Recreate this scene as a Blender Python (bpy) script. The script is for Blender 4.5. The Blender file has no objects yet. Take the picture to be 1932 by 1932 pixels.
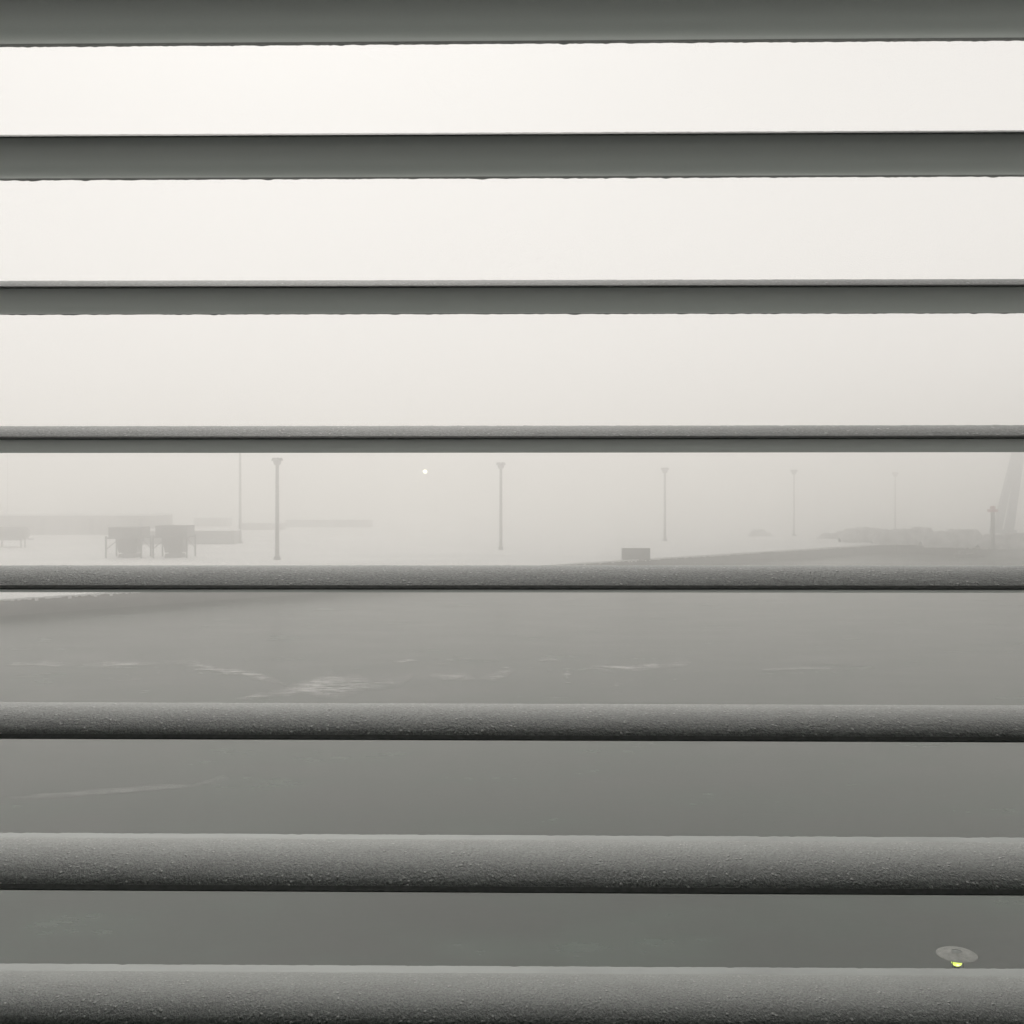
import bpy, math, random
import numpy as np
from mathutils import Vector, Matrix

random.seed(7)
rng = np.random.default_rng(11)
scn = bpy.context.scene
COL = scn.collection

# ------------------------------------------------------------------ camera model (photo measured on a 1932 px square)
F = 2081.0                     # focal length in those pixels
HOR = 929.0                    # row of the horizon
EYE = Vector((0.0, 0.0, 23.0)) # eye height above the water
fwd = Vector((0, 1, 0))
upv = Vector((0, 0, 1))
QZ = 3.0                       # quay level above the water


def ray(px, py):
    return fwd + Vector((1, 0, 0)) * ((px - 966.0) / F) + upv * ((HOR - py) / F)


def at(px, py, z=QZ):
    """Point of the horizontal plane z seen at that pixel."""
    d = ray(px, py)
    return EYE + d * ((z - EYE.z) / d.z)


def at_y(px, py, Y):
    d = ray(px, py)
    return EYE + d * (Y / d.y)


def height_at(py, Y):
    return at_y(966, py, Y).z


# ------------------------------------------------------------------ mesh helper
class MB:
    def __init__(s):
        s.v, s.f = [], []

    def box(s, x0, x1, y0, y1, z0, z1, m=None):
        c = [(x0, y0, z0), (x1, y0, z0), (x1, y1, z0), (x0, y1, z0), (x0, y0, z1), (x1, y0, z1), (x1, y1, z1), (x0, y1, z1)]
        return s.hexa(c, m)

    def hexa(s, c, m=None):
        o = len(s.v)
        s.v += [tuple((m @ Vector(p)) if m else p) for p in c]
        s.f += [tuple(o + i for i in q) for q in ((3, 2, 1, 0), (4, 5, 6, 7), (0, 1, 5, 4), (1, 2, 6, 5), (2, 3, 7, 6), (3, 0, 4, 7))]
        return s

    def frustum(s, w0, d0, z0, w1, d1, z1, cx=0, cy=0):
        c = []
        for w, d, z in ((w0, d0, z0), (w1, d1, z1)):
            c += [(cx - w / 2, cy - d / 2, z), (cx + w / 2, cy - d / 2, z), (cx + w / 2, cy + d / 2, z), (cx - w / 2, cy + d / 2, z)]
        return s.hexa(c)

    def tube(s, p0, p1, r0, r1=None, n=14):
        r1 = r0 if r1 is None else r1
        p0, p1 = Vector(p0), Vector(p1)
        d = (p1 - p0).normalized()
        a = d.orthogonal().normalized()
        b = d.cross(a)
        o = len(s.v)
        for p, r in ((p0, r0), (p1, r1)):
            for i in range(n):
                t = 2 * math.pi * i / n
                s.v.append(tuple(p + a * (r * math.cos(t)) + b * (r * math.sin(t))))
        for i in range(n):
            j = (i + 1) % n
            s.f.append((o + i, o + j, o + n + j, o + n + i))
        s.f.append(tuple(o + i for i in reversed(range(n))))
        s.f.append(tuple(o + n + i for i in range(n)))
        return s

    def lathe(s, prof, n=40, cx=0, cy=0):
        o = len(s.v)
        k = len(prof)
        for i in range(n):
            t = 2 * math.pi * i / n
            for r, z in prof:
                s.v.append((cx + r * math.cos(t), cy + r * math.sin(t), z))
        for i in range(n):
            j = (i + 1) % n
            for q in range(k - 1):
                s.f.append((o + i * k + q, o + j * k + q, o + j * k + q + 1, o + i * k + q + 1))
        return s

    def build(s, name, mat, parent=None, smooth=False):
        me = bpy.data.meshes.new(name)
        me.from_pydata([tuple(p) for p in s.v], [], s.f)
        me.validate()
        if smooth:
            me.polygons.foreach_set('use_smooth', [True] * len(me.polygons))
        for m in (mat if isinstance(mat, (list, tuple)) else [mat]):
            me.materials.append(m)
        me.update()
        o = bpy.data.objects.new(name, me)
        COL.objects.link(o)
        if parent:
            o.parent = parent
        return o


def tag(o, label=None, cat=None, group=None, kind=None):
    if label: o['label'] = label
    if cat: o['category'] = cat
    if group: o['group'] = group
    if kind: o['kind'] = kind
    return o


def thing(name, label, cat, loc=(0, 0, 0), rz=0.0, group=None):
    o = bpy.data.objects.new(name, None)
    o.empty_display_size = 0.2
    COL.objects.link(o)
    o.location = loc
    o.rotation_euler = (0, 0, rz)
    return tag(o, label, cat, group)


# ------------------------------------------------------------------ materials
def new_mat(name):
    m = bpy.data.materials.new(name)
    m.use_nodes = True
    nt = m.node_tree
    return m, nt, nt.nodes['Principled BSDF']


def noise(nt, scale, detail=4.0, rough=0.55, coord='Object', sc=(1, 1, 1)):
    tc = nt.nodes.new('ShaderNodeTexCoord')
    mp = nt.nodes.new('ShaderNodeMapping')
    mp.inputs['Scale'].default_value = sc
    n = nt.nodes.new('ShaderNodeTexNoise')
    n.inputs['Scale'].default_value = scale
    n.inputs['Detail'].default_value = detail
    n.inputs['Roughness'].default_value = rough
    nt.links.new(tc.outputs[coord], mp.inputs['Vector'])
    nt.links.new(mp.outputs[0], n.inputs['Vector'])
    return n


def ramp(nt, src, stops):
    r = nt.nodes.new('ShaderNodeValToRGB')
    el = r.color_ramp.elements
    while len(el) < len(stops):
        el.new(0.5)
    for e, (p, c) in zip(el, stops):
        e.position = p
        e.color = (c[0], c[1], c[2], 1) if len(c) == 3 else c
    nt.links.new(src, r.inputs['Fac'])
    return r


def bump(nt, bsdf, src, strength, dist):
    b = nt.nodes.new('ShaderNodeBump')
    b.inputs['Strength'].default_value = strength
    b.inputs['Distance'].default_value = dist
    nt.links.new(src, b.inputs['Height'])
    nt.links.new(b.outputs[0], bsdf.inputs['Normal'])
    return b


def mottled(name, c0, c1, scale, rough=0.8, bstr=0.0, bdist=0.02, metallic=0.0, sc=(1, 1, 1)):
    m, nt, b = new_mat(name)
    n = noise(nt, scale, 6.0, sc=sc)
    r = ramp(nt, n.outputs['Fac'], [(0.3, c0), (0.7, c1)])
    nt.links.new(r.outputs[0], b.inputs['Base Color'])
    b.inputs['Roughness'].default_value = rough
    b.inputs['Metallic'].default_value = metallic
    if bstr:
        bump(nt, b, n.outputs['Fac'], bstr, bdist)
    return m


SNOW = mottled('snow', (0.66, 0.66, 0.65), (0.84, 0.83, 0.82), 0.035, 0.9, 0.4, 0.2, sc=(0.6, 1.6, 1))
SNOW_CAP = mottled('snow_cap', (0.78, 0.78, 0.78), (0.85, 0.85, 0.84), 0.7, 0.9, 0.3, 0.1)
CONCRETE = mottled('quay_concrete', (0.06, 0.061, 0.06), (0.125, 0.124, 0.12), 0.25, 0.85, 0.4, 0.1, sc=(1, 1, 2.5))
STEEL = mottled('painted_steel', (0.09, 0.088, 0.086), (0.15, 0.147, 0.143), 0.8, 0.6)
GALV = mottled('mast_steel', (0.13, 0.13, 0.13), (0.21, 0.21, 0.205), 1.4, 0.5)
CLAD = mottled('hall_cladding', (0.16, 0.15, 0.145), (0.24, 0.225, 0.215), 0.4, 0.7, sc=(1, 1, 0.2))
DOOR = mottled('hall_door', (0.05, 0.055, 0.055), (0.09, 0.09, 0.09), 1.0, 0.6)
BOXP = mottled('container_paint', (0.10, 0.102, 0.10), (0.18, 0.18, 0.175), 0.6, 0.6)
BULK = mottled('bulk_cargo', (0.24, 0.237, 0.233), (0.62, 0.615, 0.61), 0.30, 0.95, 0.6, 0.3)
REDP = mottled('red_paint', (0.28, 0.06, 0.05), (0.36, 0.09, 0.07), 1.0, 0.6)
BLUEST = mottled('crane_paint', (0.09, 0.115, 0.14), (0.13, 0.155, 0.18), 0.5, 0.6)
ROOMP = mottled('room_paint', (0.30, 0.30, 0.29), (0.36, 0.36, 0.35), 2.0, 0.9)
FACADE = mottled('facade_panel', (0.25, 0.25, 0.245), (0.32, 0.32, 0.31), 1.2, 0.8)
PALE = mottled('lamp_shade_enamel', (0.12, 0.125, 0.115), (0.22, 0.225, 0.21), 9.0, 0.6)
BLACKM = mottled('dark_fitting', (0.012, 0.012, 0.010), (0.03, 0.03, 0.025), 12.0, 0.6)

# smooth painted aluminium of the slats
ALU, nt, b = new_mat('slat_paint')
n = noise(nt, 900.0, 3.0)
r = ramp(nt, n.outputs['Fac'], [(0.3, (0.425, 0.470, 0.447)), (0.7, (0.465, 0.510, 0.487))])
nt.links.new(r.outputs[0], b.inputs['Base Color'])
b.inputs['Roughness'].default_value = 0.5
bump(nt, b, n.outputs['Fac'], 0.12, 0.0006)

RIM = mottled('slat_rim_shade', (0.115, 0.125, 0.118), (0.18, 0.192, 0.183), 300.0, 0.7, 0.4, 0.001)  # darker tone for the slat edges, their shade put into the colour

# the same paint under grains of frost: dense at the front and crown, bare towards the outer edge
FROST, nt, b = new_mat('frosted_slat_paint')
tc = nt.nodes.new('ShaderNodeTexCoord')
sep = nt.nodes.new('ShaderNodeSeparateXYZ')
nt.links.new(tc.outputs['Object'], sep.inputs[0])
fine = noise(nt, 800.0, 3.0, 0.7, sc=(1.0, 0.6, 0.6))
mid = noise(nt, 160.0, 4.0, 0.65, sc=(0.9, 0.7, 0.6))
wide = noise(nt, 16.0, 5.0, 0.6, sc=(1, 2.5, 1))
# coverage along the slat's depth with a ragged limit
mad = nt.nodes.new('ShaderNodeMath'); mad.operation = 'MULTIPLY_ADD'
mad.inputs[1].default_value = 0.028; nt.links.new(mid.outputs['Fac'], mad.inputs[0]); nt.links.new(sep.outputs['Y'], mad.inputs[2])
cov = nt.nodes.new('ShaderNodeMapRange')
cov.inputs['From Min'].default_value = 0.086; cov.inputs['From Max'].default_value = 0.096
cov.inputs['To Min'].default_value = 1.0; cov.inputs['To Max'].default_value = 0.0
nt.links.new(mad.outputs[0], cov.inputs['Value'])
vor = nt.nodes.new('ShaderNodeTexVoronoi')
vor.inputs['Scale'].default_value = 330.0
mpv = nt.nodes.new('ShaderNodeMapping'); mpv.inputs['Scale'].default_value = (0.9, 0.6, 0.6)
nt.links.new(tc.outputs['Object'], mpv.inputs['Vector']); nt.links.new(mpv.outputs[0], vor.inputs['Vector'])
grain = ramp(nt, vor.outputs['Distance'], [(0.08, (1, 1, 1)), (0.30, (0, 0, 0))])
pick = ramp(nt, mid.outputs['Fac'], [(0.46, (0, 0, 0)), (0.62, (1, 1, 1))])
sp = nt.nodes.new('ShaderNodeMath'); sp.operation = 'MULTIPLY'
nt.links.new(grain.outputs[0], sp.inputs[0]); nt.links.new(pick.outputs[0], sp.inputs[1])
sp2 = nt.nodes.new('ShaderNodeMath'); sp2.operation = 'MULTIPLY'
nt.links.new(sp.outputs[0], sp2.inputs[0]); nt.links.new(cov.outputs[0], sp2.inputs[1])
base = ramp(nt, fine.outputs['Fac'], [(0.36, (0.096, 0.115, 0.107)), (0.64, (0.270, 0.306, 0.290))])
bare = nt.nodes.new('ShaderNodeRGB'); bare.outputs[0].default_value = (0.180, 0.204, 0.193, 1)
mx1 = nt.nodes.new('ShaderNodeMix'); mx1.data_type = 'RGBA'
nt.links.new(cov.outputs[0], mx1.inputs['Factor']); nt.links.new(bare.outputs[0], mx1.inputs[6]); nt.links.new(base.outputs[0], mx1.inputs[7])
smr = ramp(nt, wide.outputs['Fac'], [(0.30, (0.72, 0.72, 0.72)), (0.50, (1, 1, 1)), (0.75, (1.10, 1.10, 1.10))])
mxs = nt.nodes.new('ShaderNodeMix'); mxs.data_type = 'RGBA'; mxs.blend_type = 'MULTIPLY'; mxs.inputs['Factor'].default_value = 1.0
nt.links.new(mx1.outputs[2], mxs.inputs[6]); nt.links.new(smr.outputs[0], mxs.inputs[7])
mx2 = nt.nodes.new('ShaderNodeMix'); mx2.data_type = 'RGBA'
mx2.inputs[7].default_value = (0.86, 0.86, 0.85, 1)
nt.links.new(sp2.outputs[0], mx2.inputs['Factor']); nt.links.new(mxs.outputs[2], mx2.inputs[6])
nt.links.new(mx2.outputs[2], b.inputs['Base Color'])
b.inputs['Roughness'].default_value = 0.5
b.inputs['Metallic'].default_value = 0.25
b.inputs['Coat Weight'].default_value = 0.9
b.inputs['Coat Roughness'].default_value = 0.32
b.inputs['Coat IOR'].default_value = 1.7
hs = nt.nodes.new('ShaderNodeMath'); hs.operation = 'ADD'
nt.links.new(fine.outputs['Fac'], hs.inputs[0]); nt.links.new(sp2.outputs[0], hs.inputs[1])
hm = nt.nodes.new('ShaderNodeMath'); hm.operation = 'MULTIPLY'
nt.links.new(hs.outputs[0], hm.inputs[0]); nt.links.new(cov.outputs[0], hm.inputs[1])
bp = bump(nt, b, hm.outputs[0], 0.8, 0.0013)
nt.links.new(bp.outputs[0], b.inputs['Coat Normal'])

# water
WATER, nt, b = new_mat('harbour_water')
n1 = noise(nt, 0.14, 7.0, 0.7, sc=(0.45, 1, 1))
n2 = noise(nt, 1.6, 4.0, 0.6, sc=(0.6, 1, 1))
r = ramp(nt, n1.outputs['Fac'], [(0.38, (0.0004, 0.007, 0.003)), (0.52, (0.002, 0.014, 0.007)), (0.66, (0.018, 0.040, 0.027))])
nt.links.new(r.outputs[0], b.inputs['Base Color'])
rr = ramp(nt, n1.outputs['Fac'], [(0.35, (0.20,) * 3), (0.65, (0.28,) * 3)])
nt.links.new(rr.outputs[0], b.inputs['Roughness'])
b.inputs['IOR'].default_value = 1.33
bump(nt, b, n2.outputs['Fac'], 0.22, 0.08)

# brash ice, thin where the noise opens it
ICE, nt, b = new_mat('thin_brash_ice')
n = noise(nt, 0.8, 6.0, 0.65, sc=(0.4, 1, 1))
r = ramp(nt, n.outputs['Fac'], [(0.34, (0, 0, 0)), (0.66, (0.9, 0.9, 0.9))])
b.inputs['Base Color'].default_value = (0.62, 0.61, 0.60, 1)
b.inputs['Roughness'].default_value = 0.8
at_ = nt.nodes.new('ShaderNodeAttribute'); at_.attribute_name = 'thickness'
ml = nt.nodes.new('ShaderNodeMath'); ml.operation = 'MULTIPLY'
nt.links.new(r.outputs[0], ml.inputs[0]); nt.links.new(at_.outputs['Fac'], ml.inputs[1])
nt.links.new(ml.outputs[0], b.inputs['Alpha'])


def emit(name, col, strength):
    m, nt, b = new_mat(name)
    b.inputs['Base Color'].default_value = (0.6, 0.6, 0.5, 1)
    b.inputs['Emission Color'].default_value = (*col, 1)
    b.inputs['Emission Strength'].default_value = strength
    return m


BULB = emit('lit_bulb_glass', (0.72, 0.95, 0.012), 1.05)
HOT_SPOT = emit('bulb_hot_spot', (1.0, 1.0, 0.5), 1.6)  # added glow patch that paints the bulb's bright centre
FLOOD = emit('lit_floodlight', (1.0, 0.93, 0.62), 9.0)

# ------------------------------------------------------------------ the blind in the foreground
YAW = -0.0136
PIV = Vector((0, 0.6, 0))
BM = Matrix.Translation(PIV) @ Matrix.Rotation(YAW, 4, 'Z') @ Matrix.Translation(-PIV)
D0, PITCHZ, CHORD = 0.600, 0.08176, 0.100

blind = thing('window_blind', 'grey venetian blind with frosted horizontal slats filling the whole foreground', 'blind',
              loc=(0, 0.6, EYE.z), rz=YAW)
rear = {-1: 11.5, 0: 8.0, 1: 4.0, 2: 0.4, 3: -4.3, 4: -10.0, 5: -4.0, 6: -4.0, 7: -10.0, 8: -4.6, 9: -2.7}
arch = {4: 12.6}
XW, STEP = 2.02, 0.0019
NX = int(2 * XW / STEP)
xs = np.linspace(-XW, XW, NX)


def smooth_noise(n, k):
    a = rng.normal(size=n + 2 * k)
    w = np.hanning(2 * k + 1); w /= np.sqrt((w * w).sum())
    return np.convolve(a, w, 'same')[k:-k]


def make_slat(k):
    t, A = rear[k], arch.get(k, 10.2 if k < 5 else (7.5 if k < 7 else 7.0))
    roll = 0.0 if k < 5 else (3.3 if k < 7 else 4.8)                 # the lower slats are bent a little more at the inner edge
    NU = 22
    prof = []                                    # (y, z) millimetres, counter-clockwise; first NU+1 are the upper face
    kink = 0.87
    def h(u): return t * u + A * 4 * u * (1 - u) + roll * (1 - math.exp(-u / 0.09)) * (1 - u)
    hk = h(kink)
    def top(u):
        if u <= kink: return h(u) - (hk - t * kink) * (u / kink) ** 6
        return t * kink + (t * (u - kink)) + 1.1 * (u - kink) / (1 - kink)
    us = [0.0, 0.006, 0.012, 0.02, 0.03, 0.044] + [0.06 + (kink - 0.06) * i / 15 for i in range(16)] + [0.89, 0.94, 1.0]
    for u in us: prof.append((u * 100, top(u)))
    nt_ = len(prof)
    th = 1.1
    prof.append((100.2, top(1.0) - 0.5))
    for u in (0.97, 0.93, 0.90): prof.append((u * 100, top(u) - th))
    z1 = top(kink) - th - 0.25                   # flat closed underside from the inner bead to the outer rim
    for i in range(15):
        f = i / 14
        u = 0.865 + (0.07 - 0.865) * f
        prof.append((u * 100, z1 * (1 - f) + (-3.0) * f - 1.7 * max(0, math.sin(math.pi * min(1, f * 2.6)))))
    n_rim = nt_ + 4
    n_und = len(prof)
    prof += [(1.0, -2.75), (-2.8, -2.25), (-4.0, -2.0), (-4.35, -1.65), (-4.1, -1.32), (-2.0, -0.66), (-0.1, -0.03)]
    P = np.array(prof) / 1000.0
    m = len(P)
    V = np.zeros((NX, m, 3))
    V[:, :, 0] = xs[:, None]
    V[:, :, 1] = P[None, :, 0]
    V[:, :, 2] = P[None, :, 1]
    # frost grains on the upper face, a ragged icy rim along the outer edge, a very slight sag
    for j in range(1, nt_):
        amp = 0.0 if us[j] < 0.05 else (0.00007 if us[j] < 0.8 else 0.00003)
        V[:, j, 2] += amp * smooth_noise(NX, 1)
    rim = np.abs(smooth_noise(NX, 2)) * 0.00022
    for j in (nt_ - 1, nt_, nt_ + 1):
        V[:, j, 2] -= rim
        V[:, j, 1] += rim * 0.6
    V[:, :, 2] += (0.0004 * np.sin(xs * 2.1 + k * 1.7))[:, None]
    verts = V.reshape(-1, 3)
    i = np.arange(NX - 1)[:, None]; j = np.arange(m)[None, :]; jn = (j + 1) % m
    quads = np.stack([i * m + j, i * m + jn, (i + 1) * m + jn, (i + 1) * m + j], -1).reshape(-1, 4)
    me = bpy.data.meshes.new('slat')
    me.vertices.add(len(verts)); me.vertices.foreach_set('co', verts.ravel())
    me.loops.add(quads.size); me.loops.foreach_set('vertex_index', quads.ravel().astype(np.int32))
    me.polygons.add(len(quads)); me.polygons.foreach_set('loop_start', np.arange(0, quads.size, 4, dtype=np.int32))
    mj = (np.arange(m) >= nt_ - 1).astype(np.int32)
    mj[nt_ - 1:n_rim - 1] = 2
    mj[n_und + 3:] = 2  # inner bevel takes the dark edge tone in place of shade
    mi = np.tile(mj, NX - 1)
    me.materials.append(FROST); me.materials.append(ALU); me.materials.append(RIM)
    me.polygons.foreach_set('material_index', mi)
    me.polygons.foreach_set('use_smooth', np.ones(len(quads), dtype=bool))
    me.update(calc_edges=True)
    me.validate()
    import bmesh
    bm = bmesh.new(); bm.from_mesh(me)
    bmesh.ops.recalc_face_normals(bm, faces=bm.faces)
    for e in bm.edges:
        if len(e.link_faces) == 2 and e.calc_face_angle(0) > 0.6:
            e.smooth = False
    bm.to_mesh(me); bm.free()
    o = bpy.data.objects.new('slat', me)
    COL.objects.link(o)
    o.parent = blind
    return o


for k in range(-1, 10):
    o = make_slat(k)
    zf = -(176 + 283.5 * (k - 4)) * D0 / F       # height of the inner edge above the eye
    o.location = (0, 0, zf + {7: 0.0045}.get(k, 0.0))
zt = -(176 + 283.5 * (-1 - 4)) * D0 / F
zb = -(176 + 283.5 * (9 - 4)) * D0 / F
MB().box(-XW, XW, -0.01, 0.11, zt + 0.05, zt + 0.17).build('head_box', ALU, blind)
MB().box(-XW, XW, 0.0, 0.09, zb - 0.085, zb - 0.055).build('bottom_rail', ALU, blind)

# the dark room the camera stands in and its outer wall with the window opening
m = Matrix.Translation((0, 0, EYE.z)) @ BM
w = MB()
OW, OT, OB = 1.9, 0.47, -0.58
w.box(-6, 6, 0.28, 0.56, OT, 1.9, m); w.box(-6, 6, 0.28, 0.56, -21.0, OB, m)
w.box(-6, -OW, 0.28, 0.56, OB, OT, m); w.box(OW, 6, 0.28, 0.56, OB, OT, m)
tag(w.build('wall', [FACADE]), kind='structure')
w = MB()
w.box(-6, -4.0, -4.5, 0.28, -1.9, 1.9, m); w.box(4.0, 6, -4.5, 0.28, -1.9, 1.9, m)
w.box(-6, 6, -4.8, -4.5, -1.9, 1.9, m)
tag(w.build('wall', [ROOMP]), kind='structure')
tag(MB().box(-6, 6, -4.8, 0.28, 1.4, 1.6, m).build('ceiling', ROOMP), kind='structure')
tag(MB().box(-6, 6, -4.8, 0.28, -1.8, -1.6, m).build('floor', ROOMP), kind='structure')

# ------------------------------------------------------------------ water, quays
water = MB()
X, Y0, Y1 = 1900, -250, 2600
water.v = [(-X, Y0, 0), (X, Y0, 0), (X, Y1, 0), (-X, Y1, 0)]; water.f = [(0, 1, 2, 3)]
tag(water.build('water', WATER), kind='structure')

# our own quay, under the building
MB_ = MB().box(-400, 400, -240, 42, -0.8, 3.0)
tag(MB_.build('near_quay', SNOW), kind='structure')

pA = at(0, 1132); pB = Vector((150.5, 431.5, QZ))
dirq = (pB - pA).normalized()
A0 = pA - dirq * 900
C_ = at(1846, 1049, 0.0); C_.z = QZ
D_ = Vector((204, 455, QZ)); E_ = Vector((1700, 470, QZ))
edge = [A0, pA, pB, C_, D_, E_]
# the quay edge as a fine, slightly uneven line of snow
pts = []
for p, q in zip(edge[:-1], edge[1:]):
    n = max(2, min(400, int((q - p).length / 2.5)))
    for i in range(n):
        pts.append(p.lerp(q, i / n))
pts.append(E_)
g = MB()
for p in pts: g.v.append((p.x, p.y, QZ))
n = len(pts)
far = 2590
for p in pts: g.v.append((p.x, far, QZ))
for i in range(n - 1):
    if abs(g.v[i][0] - g.v[i + 1][0]) > 1e-6:
        g.f.append((i, i + 1, n + i + 1, n + i))
# triangulated sheet is not convex around C: build it as one polygon instead
poly = [tuple(p) for p in pts] + [(1700, far, QZ), (-1850, far, QZ), (-1850, pts[0].y, QZ)]
g = MB(); g.v = poly; g.f = [tuple(range(len(poly)))]
tag(g.build('snowy_ground', SNOW), kind='structure')

qw = MB()                                        # quay wall: front face, coping under the snow, foot below the water
for i, p in enumerate(pts):
    lip = random.uniform(-0.14, 0.12)
    qw.v += [(p.x, p.y, QZ - 0.02), (p.x, p.y, -0.7)]
for i in range(n - 1):
    qw.f.append((2 * i + 1, 2 * i + 3, 2 * i + 2, 2 * i))
tag(qw.build('quay_wall', CONCRETE), 'long dark grey quay wall standing in the water along the far snowy quay', 'quay wall')

# snow lying ragged over the edge of the quay
sl = MB()
def off(p, q, d):
    t = (q - p).normalized(); nrm = Vector((t.y, -t.x, 0))
    return p + nrm * d
for i in range(n - 1):
    p, q = pts[i], pts[i + 1]
    if p.x < -200 or p.x > 200: continue
    for s in range(4):
        a = p.lerp(q, s / 4); c = p.lerp(q, (s + 1) / 4)
        o1 = off(a, q, 0.12); o2 = off(c, q + (q - p), 0.12)
        hh = random.uniform(0.1, 0.22); dd = random.choice((0.1, 0.15, 0.2, 0.3, 0.55))
        b1 = off(a, q, -0.8); b2 = off(c, q + (q - p), -0.8)
        sl.hexa([(o1.x, o1.y, QZ - dd), (o2.x, o2.y, QZ - dd), (b2.x, b2.y, QZ - dd), (b1.x, b1.y, QZ - dd),
                 (o1.x, o1.y, QZ + hh), (o2.x, o2.y, QZ + hh), (b2.x, b2.y, QZ + hh), (b1.x, b1.y, QZ + hh)])
tag(sl.build('snow_edge', SNOW_CAP), kind='structure')

# ------------------------------------------------------------------ brash ice on the water
ice = MB(); ice_t = []
def streak(line, z, str_=1.25):
    """line: (px, py, half width px) along the streak, laid on the water as a ragged sheet"""
    L = []
    for (x0, y0, w0), (x1, y1, w1) in zip(line[:-1], line[1:]):
        k = max(2, int(abs(x1 - x0) / 5))
        for i in range(k):
            t = i / k
            L.append((x0 + (x1 - x0) * t, y0 + (y1 - y0) * t, w0 + (w1 - w0) * t))
    L.append(line[-1])
    o = len(ice.v)
    n_ = len(L)
    ka = np.convolve(rng.uniform(0.3, 1.3, n_ + 4), [.2] * 5, 'valid'); kb = np.convolve(rng.uniform(0.3, 1.3, n_ + 4), [.2] * 5, 'valid')
    kj = np.convolve(rng.normal(0, 1.0, n_ + 4), [.2] * 5, 'valid'); kt = np.convolve(rng.uniform(0.2, 1.25, n_ + 6), [1 / 7] * 7, 'valid')
    for i, (x, y, w) in enumerate(L):
        w = 2.4 * w
        end = min(1.0, 3.0 * i / n_, 3.0 * (n_ - 1 - i) / n_)
        for f, th_ in ((-ka[i], 0.0), (-0.4 * ka[i], 0.8), (0.05, 1.0), (0.45 * kb[i], 0.8), (kb[i], 0.0)):
            ice.v.append(tuple(at(x, y + f * w + kj[i], z)))
            ice_t.append(th_ * (0.35 + 0.65 * end) * float(kt[i]) * str_)
    for i in range(n_ - 1):
        for q in range(4):
            a = o + 5 * i + q
            ice.f.append((a, a + 1, a + 6, a + 5))
streak([(10, 1254, 1), (60, 1253, 3), (115, 1252, 4), (145, 1254, 1)], 0.03)
streak([(155, 1254, 1.5), (200, 1253, 4), (250, 1252, 2.5), (300, 1251, 1)], 0.034)
streak([(310, 1249, 2), (345, 1249, 4), (368, 1252, 9), (385, 1258, 5), (420, 1266, 4), (455, 1268, 3), (490, 1277, 5), (525, 1285, 3), (540, 1292, 1)], 0.03)
streak([(440, 1318, 1), (500, 1311, 4), (560, 1303, 7), (600, 1294, 11), (640, 1298, 14), (665, 1292, 11), (720, 1290, 7), (760, 1284, 5), (780, 1275, 2)], 0.038)
streak([(560, 1291, 1), (620, 1283, 4), (680, 1283, 3)], 0.034)
streak([(812, 1273, 2), (835, 1276, 3), (870, 1276, 4), (895, 1279, 2)], 0.03)
streak([(905, 1279, 1.5), (935, 1276, 5), (955, 1267, 4), (975, 1262, 2)], 0.034)
streak([(1015, 1246, 1), (1035, 1243, 3), (1060, 1247, 1)], 0.03)
streak([(1060, 1274, 1), (1070, 1272, 5), (1080, 1272, 1)], 0.034)
streak([(1095, 1263, 2), (1130, 1258, 3), (1170, 1258, 2), (1200, 1260, 4), (1235, 1257, 4), (1270, 1254, 3), (1290, 1252, 5), (1305, 1250, 1)], 0.03)
streak([(1110, 1256, 1), (1140, 1264, 3), (1160, 1268, 1)], 0.034)
streak([(1440, 1264, 1), (1520, 1260, 1.5), (1600, 1263, 1)], 0.03)
streak([(0, 1504, 1), (60, 1503, 3), (130, 1500, 3), (200, 1493, 3), (270, 1487, 3), (320, 1484, 4), (360, 1482, 2), (420, 1468, 4), (435, 1469, 1)], 0.03, 0.55)
streak([(740, 1248, 1), (770, 1246, 2), (790, 1247, 1)], 0.03)
for _ in range(46):
    x = random.uniform(20, 1330); y = 1258 + 22 * math.sin(x * 0.006 + 0.6) + random.gauss(0, 9)
    if not 1238 < y < 1315: continue
    l_ = random.uniform(3, 11)
    streak([(x - l_, y, 0.6), (x, y + random.uniform(-1, 1), random.uniform(0.7, 1.6)), (x + l_, y, 0.5)], 0.042, random.uniform(0.5, 1.2))
io_ = ice.build('floating_ice', ICE)
ia = io_.data.attributes.new('thickness', 'FLOAT', 'POINT')
ia.data.foreach_set('value', ice_t)
tag(io_, 'pale ragged streaks of brash ice drifting on the dark water', 'ice', kind='stuff')

# ------------------------------------------------------------------ floodlight masts
def mast(px, base, top, label, crown=True, dia=0.95, group='floodlight masts along the quay', lit=False):
    p = at(px, base)
    H = height_at(top, p.y) - QZ
    t = thing('floodlight_mast', label, 'light mast', p, 0, group)
    MB().tube((0, 0, 0.9), (0, 0, H - 0.6), dia / 2, dia * 0.39, 16).build('pole', GALV, t, True)
    MB().frustum(1.9, 1.9, -0.1, 1.5, 1.5, 0.9).build('base', CONCRETE, t)
    if crown:
        c = MB()
        c.lathe([(0.30, H - 2.6), (0.9, H - 2.3), (1.25, H - 1.35), (1.2, H - 1.25), (0.3, H - 1.3)], 18)
        c.build('platform', GALV, t)
        for i in range(8):
            a = 2 * math.pi * (i + 0.5) / 8
            r = 1.35
            M = Matrix.Translation((r * math.cos(a), r * math.sin(a), H - 0.75)) @ Matrix.Rotation(a, 4, 'Z') @ Matrix.Rotation(math.radians(-28), 4, 'Y')
            MB().box(-0.12, 0.22, -0.36, 0.36, -0.42, 0.42, M).tube((0.9 * math.cos(a), 0.9 * math.sin(a), H - 1.4), (r * math.cos(a), r * math.sin(a), H - 0.8), 0.07, 0.07, 6).build('floodlight', STEEL, t)
    return t


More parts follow.
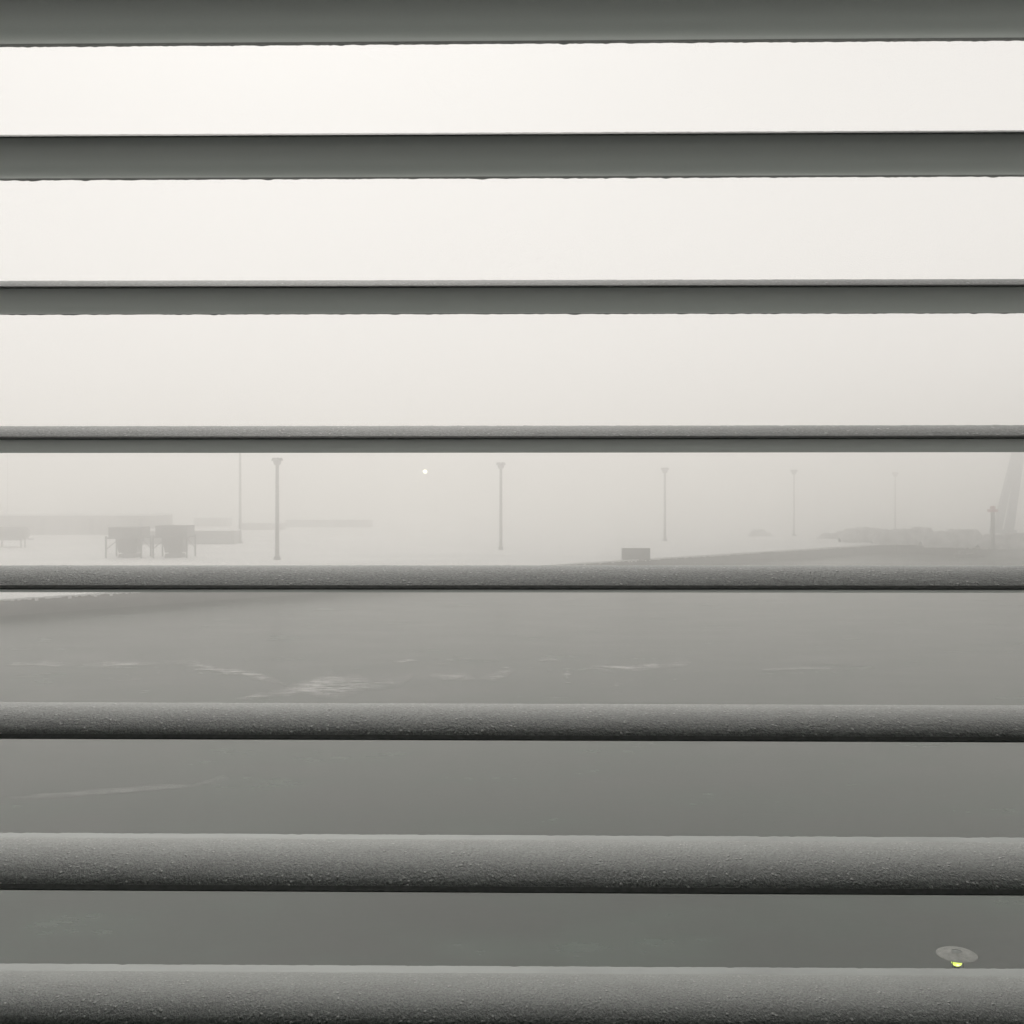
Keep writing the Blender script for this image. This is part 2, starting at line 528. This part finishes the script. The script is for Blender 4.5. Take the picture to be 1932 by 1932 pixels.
mast(523, 1056, 862, 'nearest and darkest floodlight mast, crowned by a ring of lamps, right of the raised bins', dia=1.3)
mast(945, 1037, 871, 'floodlight mast with a flared crown standing near the middle of the snowy quay', dia=1.2)
mast(1254.5, 1021, 881, 'paler floodlight mast rising behind and right of the lone grey box', dia=1.1)
mast(1498, 1011, 885, 'faint floodlight mast between the low smudge of a mound and the cargo heaps', dia=0.8)
mast(1689, 1003, 890, 'faintest floodlight mast, rising out of the haze above the cargo heaps', dia=0.8)
t = mast(453, 1025, 832, 'tall slim pole whose top hides behind a slat, left of the nearest crowned mast', crown=True, dia=1.15)
t.name = 'tall_mast'
mast(14, 990, 835, 'ghostly thin pole above the hall roof at the left edge', crown=True, dia=0.55).name = 'tall_mast'

# the one floodlight that is lit: a round lamp on a slim far mast
pl = at_y(802, 889.5, 560)
t = thing('lit_floodlight_mast', 'slim far mast bearing the single glowing yellowish white lamp', 'lamp', (pl.x, pl.y, QZ))
H = pl.z - QZ
MB().tube((0, 0, 0), (0, 0, H - 0.9), 0.13, 0.08, 10).build('pole', GALV, t, True)
MB().lathe([(0.0, 0.75), (0.75, 0.65), (1.25, 0.1), (1.25, -0.05), (1.1, -0.1)], 28).build('housing', STEEL, t)
o = t.children[-1]; o.location = (0, 0.0, H); o.rotation_euler = (math.radians(90), 0, 0)
o.rotation_euler = (math.radians(-90 + 180), 0, 0)
lens = MB().lathe([(0.0, -0.42), (0.45, -0.38), (0.85, -0.25), (1.08, -0.05)], 28).build('lens', FLOOD, t, True)
lens.location = (0, 0, H); lens.rotation_euler = (math.radians(-90), 0, 0)
o.rotation_euler = (math.radians(-90), 0, 0)

# ------------------------------------------------------------------ bins on legs
def raised_bin(px0, px1, base, top, depth, label, body=0.34, low=True, round_edge=False):
    p0, p1 = at(px0, base), at(px1, base)
    W = p1.x - p0.x
    c = (p0 + p1) / 2
    H = height_at(top, c.y) - QZ
    t = thing('loading_hopper', label, 'hopper', c + Vector((0, depth / 2, 0)), 0, 'loading hoppers on legs')
    zb = H * (1 - body)
    b_ = MB(); b_.frustum(W * 0.93, depth * 0.93, zb, W * 0.93, depth * 0.93, H - 0.25, W * 0.02)
    b_.frustum(W * 0.95, depth * 0.95, H - 0.25, W * 0.95, depth * 0.95, H, W * 0.02)
    b_.build('bin', STEEL, t)
    MB().frustum(W * 0.50, depth * 0.5, H * 0.16, W * 0.64, depth * 0.7, zb, W * 0.03).build('funnel', STEEL, t)
    MB().box(W * -0.14, W * 0.20, -1.1, 1.1, H * 0.12, H * 0.16).build('chute', STEEL, t)
    for sx in (-1, 1):
        for sy in (-1, 1):
            MB().box(sx * W / 2 - 0.22, sx * W / 2 + 0.22, sy * depth / 2 - 0.22, sy * depth / 2 + 0.22, 0, zb + 0.5).build('leg', STEEL, t)
    for sy in (-1, 1):
        MB().box(-W / 2 + 0.23, W / 2 - 0.23, sy * depth / 2 - 0.18, sy * depth / 2 + 0.18, zb - 0.35, zb + 0.2).build('beam', STEEL, t)
        for sx, k in ((-1, 0.12), (1, 0.2)):
            MB().tube((sx * (W / 2 - .2), sy * depth / 2, H * 0.30), (sx * W * k, sy * depth / 2, zb - 0.3), 0.12, 0.12, 6).build('brace', STEEL, t)
    if low:
        l = MB(); l.frustum(W * 0.5, depth * 0.6, 0, W * 0.46, depth * 0.5, H * 0.12, W * 0.02)
        l.build('hopper_base', STEEL, t)
    return t


raised_bin(200, 266.5, 1053, 995, 9.0, 'left of two dark loading hoppers standing on thin legs')
raised_bin(289, 352.5, 1053, 992, 9.0, 'right of two dark loading hoppers on legs, beside the long low shed')

# third one, cut by the left edge: a long bin on a low frame
p0, p1 = at(-62, 1034), at(47, 1034)
W = p1.x - p0.x; c = (p0 + p1) / 2
H = height_at(994, c.y) - QZ
t = thing('raised_tank', 'long rounded tank on a low leg frame cut off by the left edge', 'tank', c + Vector((0, 3, 0)))
zb = height_at(1018, c.y) - QZ
bd = MB(); R = (H - zb) / 2
prof = [(0.0, -W / 2), (R * 0.75, -W / 2 + 0.2), (R, -W / 2 + 1.1), (R, W / 2 - 1.1), (R * 0.75, W / 2 - 0.2), (0.0, W / 2)]
bd.lathe(prof, 24)
o = bd.build('tank_body', STEEL, t, True); o.rotation_euler = (0, math.radians(90), 0); o.location = (0, 0, (H + zb) / 2)
for x in (-W / 2 + 2, 0.0, W / 2 - 2):
    for y in (-1.6, 1.6):
        MB().box(x - 0.2, x + 0.2, y - 0.2, y + 0.2, 0, zb + 0.8).build('leg', STEEL, t)
MB().box(-W / 2 + 1.6, W / 2 - 1.6, -1.9, 1.9, zb - 0.35, zb + 0.1).box(-W / 2 + 1.8, W / 2 - 1.8, -1.55, -1.35, 0.15, 0.4).build('frame', STEEL, t)
MB().box(W / 2 - 0.3, W / 2 + 1.8, -0.4, 0.4, zb - 0.1, zb + 0.25).build('drawbar', STEEL, t)

# ------------------------------------------------------------------ sheds, halls, boxes
def shed(name, px0, px1, base, top, depth, label, cat, mat=CLAD, snow=0.5, doors=(), group=None, antenna=None, panels=0):
    p0, p1 = at(px0, base), at(px1, base)
    W = p1.x - p0.x; c = (p0 + p1) / 2
    H = height_at(top, c.y) - QZ
    t = thing(name, label, cat, c, 0, group)
    MB().box(-W / 2, W / 2, 0, depth, 0, H - snow).build('wall', mat, t)
    r = MB()
    r.hexa([(-W / 2 - 0.4, -0.4, H - snow + 0.004), (W / 2 + 0.4, -0.4, H - snow + 0.004), (W / 2 + 0.4, depth + 0.4, H - snow + 0.004), (-W / 2 - 0.4, depth + 0.4, H - snow + 0.004),
            (-W / 2 - 0.3, -0.3, H), (W / 2 + 0.3, -0.3, H), (W / 2 + 0.3, depth + 0.3, H + depth * 0.01), (-W / 2 - 0.3, depth + 0.3, H + depth * 0.01)])
    r.build('roof', SNOW_CAP, t)
    for (d0, d1) in doors:
        a, b_ = at(d0, base).x - c.x, at(d1, base).x - c.x
        MB().box(a, b_, -0.12, 0.10, 0.05, (H - snow) * 0.86).build('door', DOOR, t)
    for i in range(panels):
        x = -W / 2 + W * (i + 1) / (panels + 1)
        MB().box(x - 0.12, x + 0.12, -0.1, 0.05, 0.1, H - snow - 0.1).build('post', STEEL, t)
    if antenna:
        ax = at(antenna[0], base).x - c.x
        MB().tube((ax, 2, H), (ax, 2, height_at(antenna[1], c.y) - QZ), 0.12, 0.06, 8).build('antenna', GALV, t)
    return t


shed('hall', -190, 291, 1009, 969, 28, 'long pale hall with a snow covered flat roof and dark doors, far left', 'hall', CLAD, 1.0, ((76, 86), (168, 177), (262, 270)))
shed('storage_shed', 258, 441, 1027, 1000, 11, 'long low shed with a snowy roof reaching from behind the hoppers to the tall pole', 'shed', BOXP, 0.4, (), panels=5)
shed('depot', 365, 427, 993, 976, 14, 'small flat building with an antenna behind the long low shed', 'building', BOXP, 0.35, (), antenna=(368, 957))
shed('container_row', 539, 699, 995, 980, 10, 'long dark row of low storage boxes between the two leftmost crowned masts', 'storage row', BOXP, 0.3, (), panels=9)
shed('low_shed', 455, 533, 1000, 985, 10, 'pale low shed seen between the tall pole and the nearest crowned mast', 'shed', CLAD, 0.6)
# lone box on the edge of the quay
p0, p1 = at(1175, 1056.5), at(1227.5, 1056.5)
W = p1.x - p0.x; c = (p0 + p1) / 2
H = height_at(1034.5, c.y) - QZ
t = thing('cargo_container', 'lone grey ribbed box standing at the quay edge', 'container', c + Vector((0, 0.8, 0)), 0.0)
bx = MB(); DP = 3.2
bx.box(-W / 2 + 0.1, W / 2 - 0.1, 0.12, DP - 0.12, 0.18, H - 0.15)
nr = 26
for i in range(nr):
    x = -W / 2 + 0.25 + (W - 0.5) * (i + 0.25) / nr
    bx.box(x, x + (W - 0.5) / nr * 0.5, 0.06, 0.14, 0.3, H - 0.3)
bx.build('body', BOXP, t)
fr = MB()
for sx in (-1, 1):
    for y in (0.0, DP):
        fr.box(sx * (W / 2 - 0.12) - 0.12, sx * (W / 2 - 0.12) + 0.12, y - 0.0 if y == 0 else y - 0.24, 0.24 if y == 0 else y, 0, H)
for z0, z1 in ((0.02, 0.25), (H - 0.22, H - 0.02)):
    fr.box(-W / 2 + 0.24, W / 2 - 0.24, 0.02, 0.2, z0, z1); fr.box(-W / 2 + 0.24, W / 2 - 0.24, DP - 0.2, DP - 0.02, z0, z1)
fr.build('frame', STEEL, t)
MB().box(-W / 2 + 0.2, W / 2 - 0.2, 0.22, DP - 0.22, H - 0.02, H + 0.10).build('snow_cover', SNOW_CAP, t)

# ------------------------------------------------------------------ heaps of bulk cargo on the right
def heap(px, base, top, wpx, label, peaks, dep=0.55):
    c = at(px, base)
    m_per = c.y / F
    W = wpx * m_per; H = height_at(top, c.y) - QZ
    n, k = 64, 40
    me = MB()
    D = W * dep
    ph = [random.uniform(0, 6.28) for _ in range(8)]
    for j in range(k + 1):
        for i in range(n + 1):
            u, v = -1 + 2 * i / n, -1 + 2 * j / k
            z = 0
            for (pu, pv, hu, su) in peaks:
                z = max(z, hu * min(1.0, 1.9 * max(0.0, 1 - math.hypot((u - pu) / su, (v - pv) / 0.9) ** 1.25)))
            z *= 1 + 0.08 * math.sin(9 * u + ph[0]) * math.sin(7 * v + ph[1]) + 0.05 * math.sin(23 * u + ph[2]) * math.cos(19 * v + ph[3])
            z += random.uniform(-0.02, 0.02) if z > 0.02 else 0
            me.v.append((u * W / 2, v * D / 2, z * H - 0.05))
    for j in range(k):
        for i in range(n):
            a = j * (n + 1) + i
            me.f.append((a, a + 1, a + n + 2, a + n + 1))
    o = me.build('cargo_heap', BULK)
    o.location = c + Vector((0, D / 2, 0))
    return tag(o, label, 'heap', 'heaps of bulk cargo on the quay')


heap(1436, 1012, 1000, 52, 'small flat lone mound right of the paler mast', [(-0.1, 0, 1, 0.8), (0.5, 0, 0.6, 0.5)], 0.4)
heap(1583, 1017, 1003, 75, 'low left foot of the cargo heaps, thinning out towards the faint mast', [(-0.3, 0, 0.7, 0.7), (0.4, 0, 1, 0.6)])
heap(1640, 1024, 998, 96, 'left one of the large dark cargo heaps with a lumpy flat top', [(-0.35, 0, 0.95, 0.75), (0.0, 0, 1.02, 0.7), (0.4, 0, 0.95, 0.7)])
heap(1722, 1028, 999, 130, 'broad middle cargo heap below the faintest mast', [(-0.45, 0, 0.9, 0.6), (0.05, 0.1, 0.93, 0.6), (0.45, 0, 1.05, 0.5)])
heap(1815, 1033, 1002, 130, 'right hand cargo heap next to the red topped beacon', [(-0.4, 0, 0.9, 0.7), (0.25, 0, 1.0, 0.8)])
heap(1912, 1036, 1008, 110, 'dark cargo heap around the foot of the crane at the right edge', [(-0.3, 0, 0.9, 0.8), (0.4, 0, 1.0, 0.8)])

# ------------------------------------------------------------------ boat at the corner of the quay
c = at(1821, 1050, 0.0)
L = 46 * c.y / F
t = thing('moored_boat', 'small dark boat lying at the corner of the quay below the cargo heaps', 'boat', c + Vector((0, -1.2, 0)))
hb = MB(); ns = 14
for i in range(ns + 1):
    u = i / ns; x = (u - 0.5) * L
    bw = 1.35 * (1 - (max(0, u - 0.55) / 0.45) ** 2 * 0.97) * (0.85 + 0.15 * min(1, u / 0.2)); sh = 0.95 + 0.7 * max(0, u - 0.4) ** 1.5 * 1.6
    hb.v += [(x, -bw, sh), (x, -bw * 0.75, 0.0), (x, 0, -0.5), (x, bw * 0.75, 0.0), (x, bw, sh), (x, 0, sh - 0.12)]
for i in range(ns):
    for j in range(6):
        a, b_ = i * 6 + j, i * 6 + (j + 1) % 6
        hb.f.append((a, b_, b_ + 6, a + 6))
hb.f.append(tuple(range(6))[::-1]); hb.f.append(tuple(ns * 6 + j for j in range(6)))
hb.build('hull', STEEL, t)
cb = MB().frustum(2.2, 1.6, 0.8, 1.9, 1.4, 2.1, -1.6); cb.frustum(2.3, 1.7, 2.1, 2.2, 1.6, 2.25, -1.6)
cb.build('cabin', BOXP, t)
MB().box(-2.45, -0.75, -0.82, -0.70, 1.45, 1.95).build('window', DOOR, t)

# ------------------------------------------------------------------ red topped beacon and crane at the right edge
c = at(1873, 1037)
H = height_at(954, c.y) - QZ
t = thing('beacon', 'slender harbour beacon with a reddish head in front of the crane', 'beacon', c)
MB().lathe([(0.0, 0), (1.3, 0), (1.25, 0.7), (0.8, 0.9), (0.72, H - 2.3), (0.0, H - 2.3)], 20).build('tower', GALV, t)
MB().lathe([(0.0, H - 2.3), (1.75, H - 2.2), (1.85, H - 1.3), (1.6, H - 1.25), (0.9, H - 1.2), (0.9, H - 0.3), (0.0, H)], 20).build('lantern', REDP, t)

Yc = 540.0
cb_ = at_y(1962, 1036, Yc)
t = thing('harbour_crane', 'bluish harbour crane with slanting lattice legs half out of the right edge', 'crane', (cb_.x, Yc, QZ))
sc = Yc / F
topz = height_at(838, Yc) - QZ
def leg(sx, sy):
    m_ = MB()
    b0 = Vector((sx * 70 * sc, sy * 6.5, 1.8)); b1 = Vector((sx * 38 * sc, sy * 3.0, topz))
    c_ = []
    for p, k in ((b0, 1.75), (b1, 1.15)):
        c_ += [(p.x + ox * k, p.y + oy * k, p.z) for ox, oy in ((-1, -1), (1, -1), (1, 1), (-1, 1))]
    return m_.hexa(c_)
for sx in (-1, 1):
    for sy in (-1, 1):
        leg(sx, sy).build('leg', BLUEST, t)
pf = MB()
pf.box(-52 * sc, 52 * sc, -4.5, 4.5, topz, topz + 1.6)
pf.build('top_platform', BLUEST, t)
MB().box(-20 * sc, 24 * sc, -3.2, 3.2, topz + 1.6, topz + 4.4).build('machine_house', BLUEST, t)
for sx in (-1, 1):
    MB().box(sx * 70 * sc - 2.6, sx * 70 * sc + 2.6, -9.5, 9.5, 0, 1.8).build('bogie', BLUEST, t)

# ------------------------------------------------------------------ lit lamp below us
disc = at_y(1805, 1798, 17.6)
LZ = disc.z
t = thing('post_lamp', 'round pale lamp shade with a glowing yellow green bulb just above the lowest slat', 'lamp', (disc.x, disc.y, 3.0))
hz = LZ - 3.0
tilt = Matrix.Translation((0, 0, hz)) @ Matrix.Rotation(math.radians(-0.8), 4, 'Y')
sh = MB()
prof = [(0.075, 0.030), (0.10, 0.012), (0.20, 0.004), (0.29, -0.012), (0.311, -0.022), (0.313, -0.028), (0.30, -0.026), (0.20, -0.010), (0.10, -0.002), (0.0, 0.0)]
sh.lathe(prof, 64)
o = sh.build('lamp_shade', PALE, t, True); o.matrix_local = tilt
cp = MB().lathe([(0.0, 0.035), (0.05, 0.032), (0.08, 0.022), (0.095, 0.008), (0.09, 0.006), (0.0, 0.006)], 40)
o = cp.build('cap', RIM, t, True); o.matrix_local = tilt
BZ = hz - 0.150
bl = MB().lathe([(0.0, BZ + 0.056)] + [(0.080 * math.cos(a), BZ + 0.056 * math.sin(a)) for a in [math.radians(v) for v in range(75, -76, -15)]] + [(0.0, BZ - 0.056)], 40)
bu = bl.build('bulb', BULB, t, True)
co_ = MB().lathe([(0.0, 0.014)] + [(0.024 * math.cos(a), 0.014 * math.sin(a)) for a in [math.radians(v) for v in range(75, -76, -15)]] + [(0.0, -0.014)], 24).build('hot_spot', HOT_SPOT, bu, True)
co_.location = (-0.01, -0.068, BZ - 0.012)  # pokes out of the bulb on the side facing the camera
for i in range(3):
    a = math.radians(90 + 120 * i)
    MB().tube((0.10 * math.cos(a), 0.10 * math.sin(a), hz - 0.210), (0.10 * math.cos(a), 0.10 * math.sin(a), hz - 0.002), 0.006, 0.006, 8).build('bracket', BLACKM, t)
MB().tube((0, 0, 0), (0, 0, hz - 0.225), 0.075, 0.045, 20).tube((0, 0, hz - 0.235), (0, 0, hz - 0.200), 0.05, 0.045, 28).build('pole', BLACKM, t)

# ------------------------------------------------------------------ the snowy air
HZ = bpy.data.materials.new('snowy_haze'); HZ.use_nodes = True
nt = HZ.node_tree; nt.nodes.clear()
out = nt.nodes.new('ShaderNodeOutputMaterial')
pv = nt.nodes.new('ShaderNodeVolumePrincipled')
pv.inputs['Color'].default_value = (0.985, 0.98, 0.97, 1)
pv.inputs['Density'].default_value = 0.0043
pv.inputs['Anisotropy'].default_value = 0.92
nt.links.new(pv.outputs[0], out.inputs['Volume'])
hz_ = MB().box(-1950, 1950, -300, 2650, -1.9, 56).build('haze', HZ)
tag(hz_, 'pale snowy haze filling the air over water and quay', 'haze', kind='stuff')

# ------------------------------------------------------------------ sky and light
world = bpy.data.worlds.new('World'); scn.world = world
world.use_nodes = True
nt = world.node_tree
bg = nt.nodes['Background']
sky = nt.nodes.new('ShaderNodeTexSky'); sky.sky_type = 'NISHITA'; sky.sun_disc = False
SEL, SAZ = math.radians(48), math.radians(-14)      # sun behind the cloud, ahead and a little left
sky.sun_elevation = SEL; sky.sun_rotation = SAZ
sky.dust_density = 6.0; sky.air_density = 1.0
hsv = nt.nodes.new('ShaderNodeHueSaturation'); hsv.inputs['Saturation'].default_value = 0.06
nt.links.new(sky.outputs[0], hsv.inputs['Color'])
tcw = nt.nodes.new('ShaderNodeTexCoord'); sw = nt.nodes.new('ShaderNodeSeparateXYZ')
nt.links.new(tcw.outputs['Generated'], sw.inputs[0])
cl = ramp(nt, sw.outputs['Z'], [(0.0, (0.91, 0.873, 0.832)), (0.18, (0.92, 0.888, 0.848)), (0.5, (0.90, 0.873, 0.832)), (1.0, (0.98, 0.965, 0.93))])
mul = nt.nodes.new('ShaderNodeVectorMath'); mul.operation = 'SCALE'; mul.inputs['Scale'].default_value = 10.0
nt.links.new(cl.outputs[0], mul.inputs[0])
mxw = nt.nodes.new('ShaderNodeMix'); mxw.data_type = 'RGBA'; mxw.inputs['Factor'].default_value = 0.92   # cloud cover
nt.links.new(hsv.outputs[0], mxw.inputs[6]); nt.links.new(mul.outputs[0], mxw.inputs[7])
nt.links.new(mxw.outputs[2], bg.inputs['Color'])
bg.inputs['Strength'].default_value = 0.1

sd = bpy.data.lights.new('sun', 'SUN'); sd.energy = 0.5; sd.angle = math.radians(40); sd.color = (1.0, 0.96, 0.9)
so = bpy.data.objects.new('sun', sd); COL.objects.link(so)
d = Vector((math.sin(SAZ) * math.cos(SEL), math.cos(SAZ) * math.cos(SEL), math.sin(SEL)))
so.rotation_euler = (-d).to_track_quat('-Z', 'Y').to_euler()

# ------------------------------------------------------------------ camera and render settings
cd = bpy.data.cameras.new('camera')
cd.sensor_fit = 'HORIZONTAL'; cd.sensor_width = 36.0
cd.lens = 36.0 * F / 1932.0
cd.clip_start = 0.02; cd.clip_end = 8000
co = bpy.data.objects.new('camera', cd); COL.objects.link(co)
co.location = EYE; co.rotation_euler = (math.radians(90), 0, 0)
cd.shift_y = -(966.0 - HOR) / 1932.0   # camera held level, the crop reaches lower
scn.camera = co
scn.render.engine = 'CYCLES'
scn.cycles.use_denoising = True
scn.cycles.max_bounces = 10; scn.cycles.diffuse_bounces = 5; scn.cycles.volume_bounces = 5
scn.cycles.transparent_max_bounces = 12
scn.view_settings.view_transform = 'Standard'; scn.view_settings.look = 'None'
scn.view_settings.exposure = 0.0; scn.view_settings.gamma = 1.0
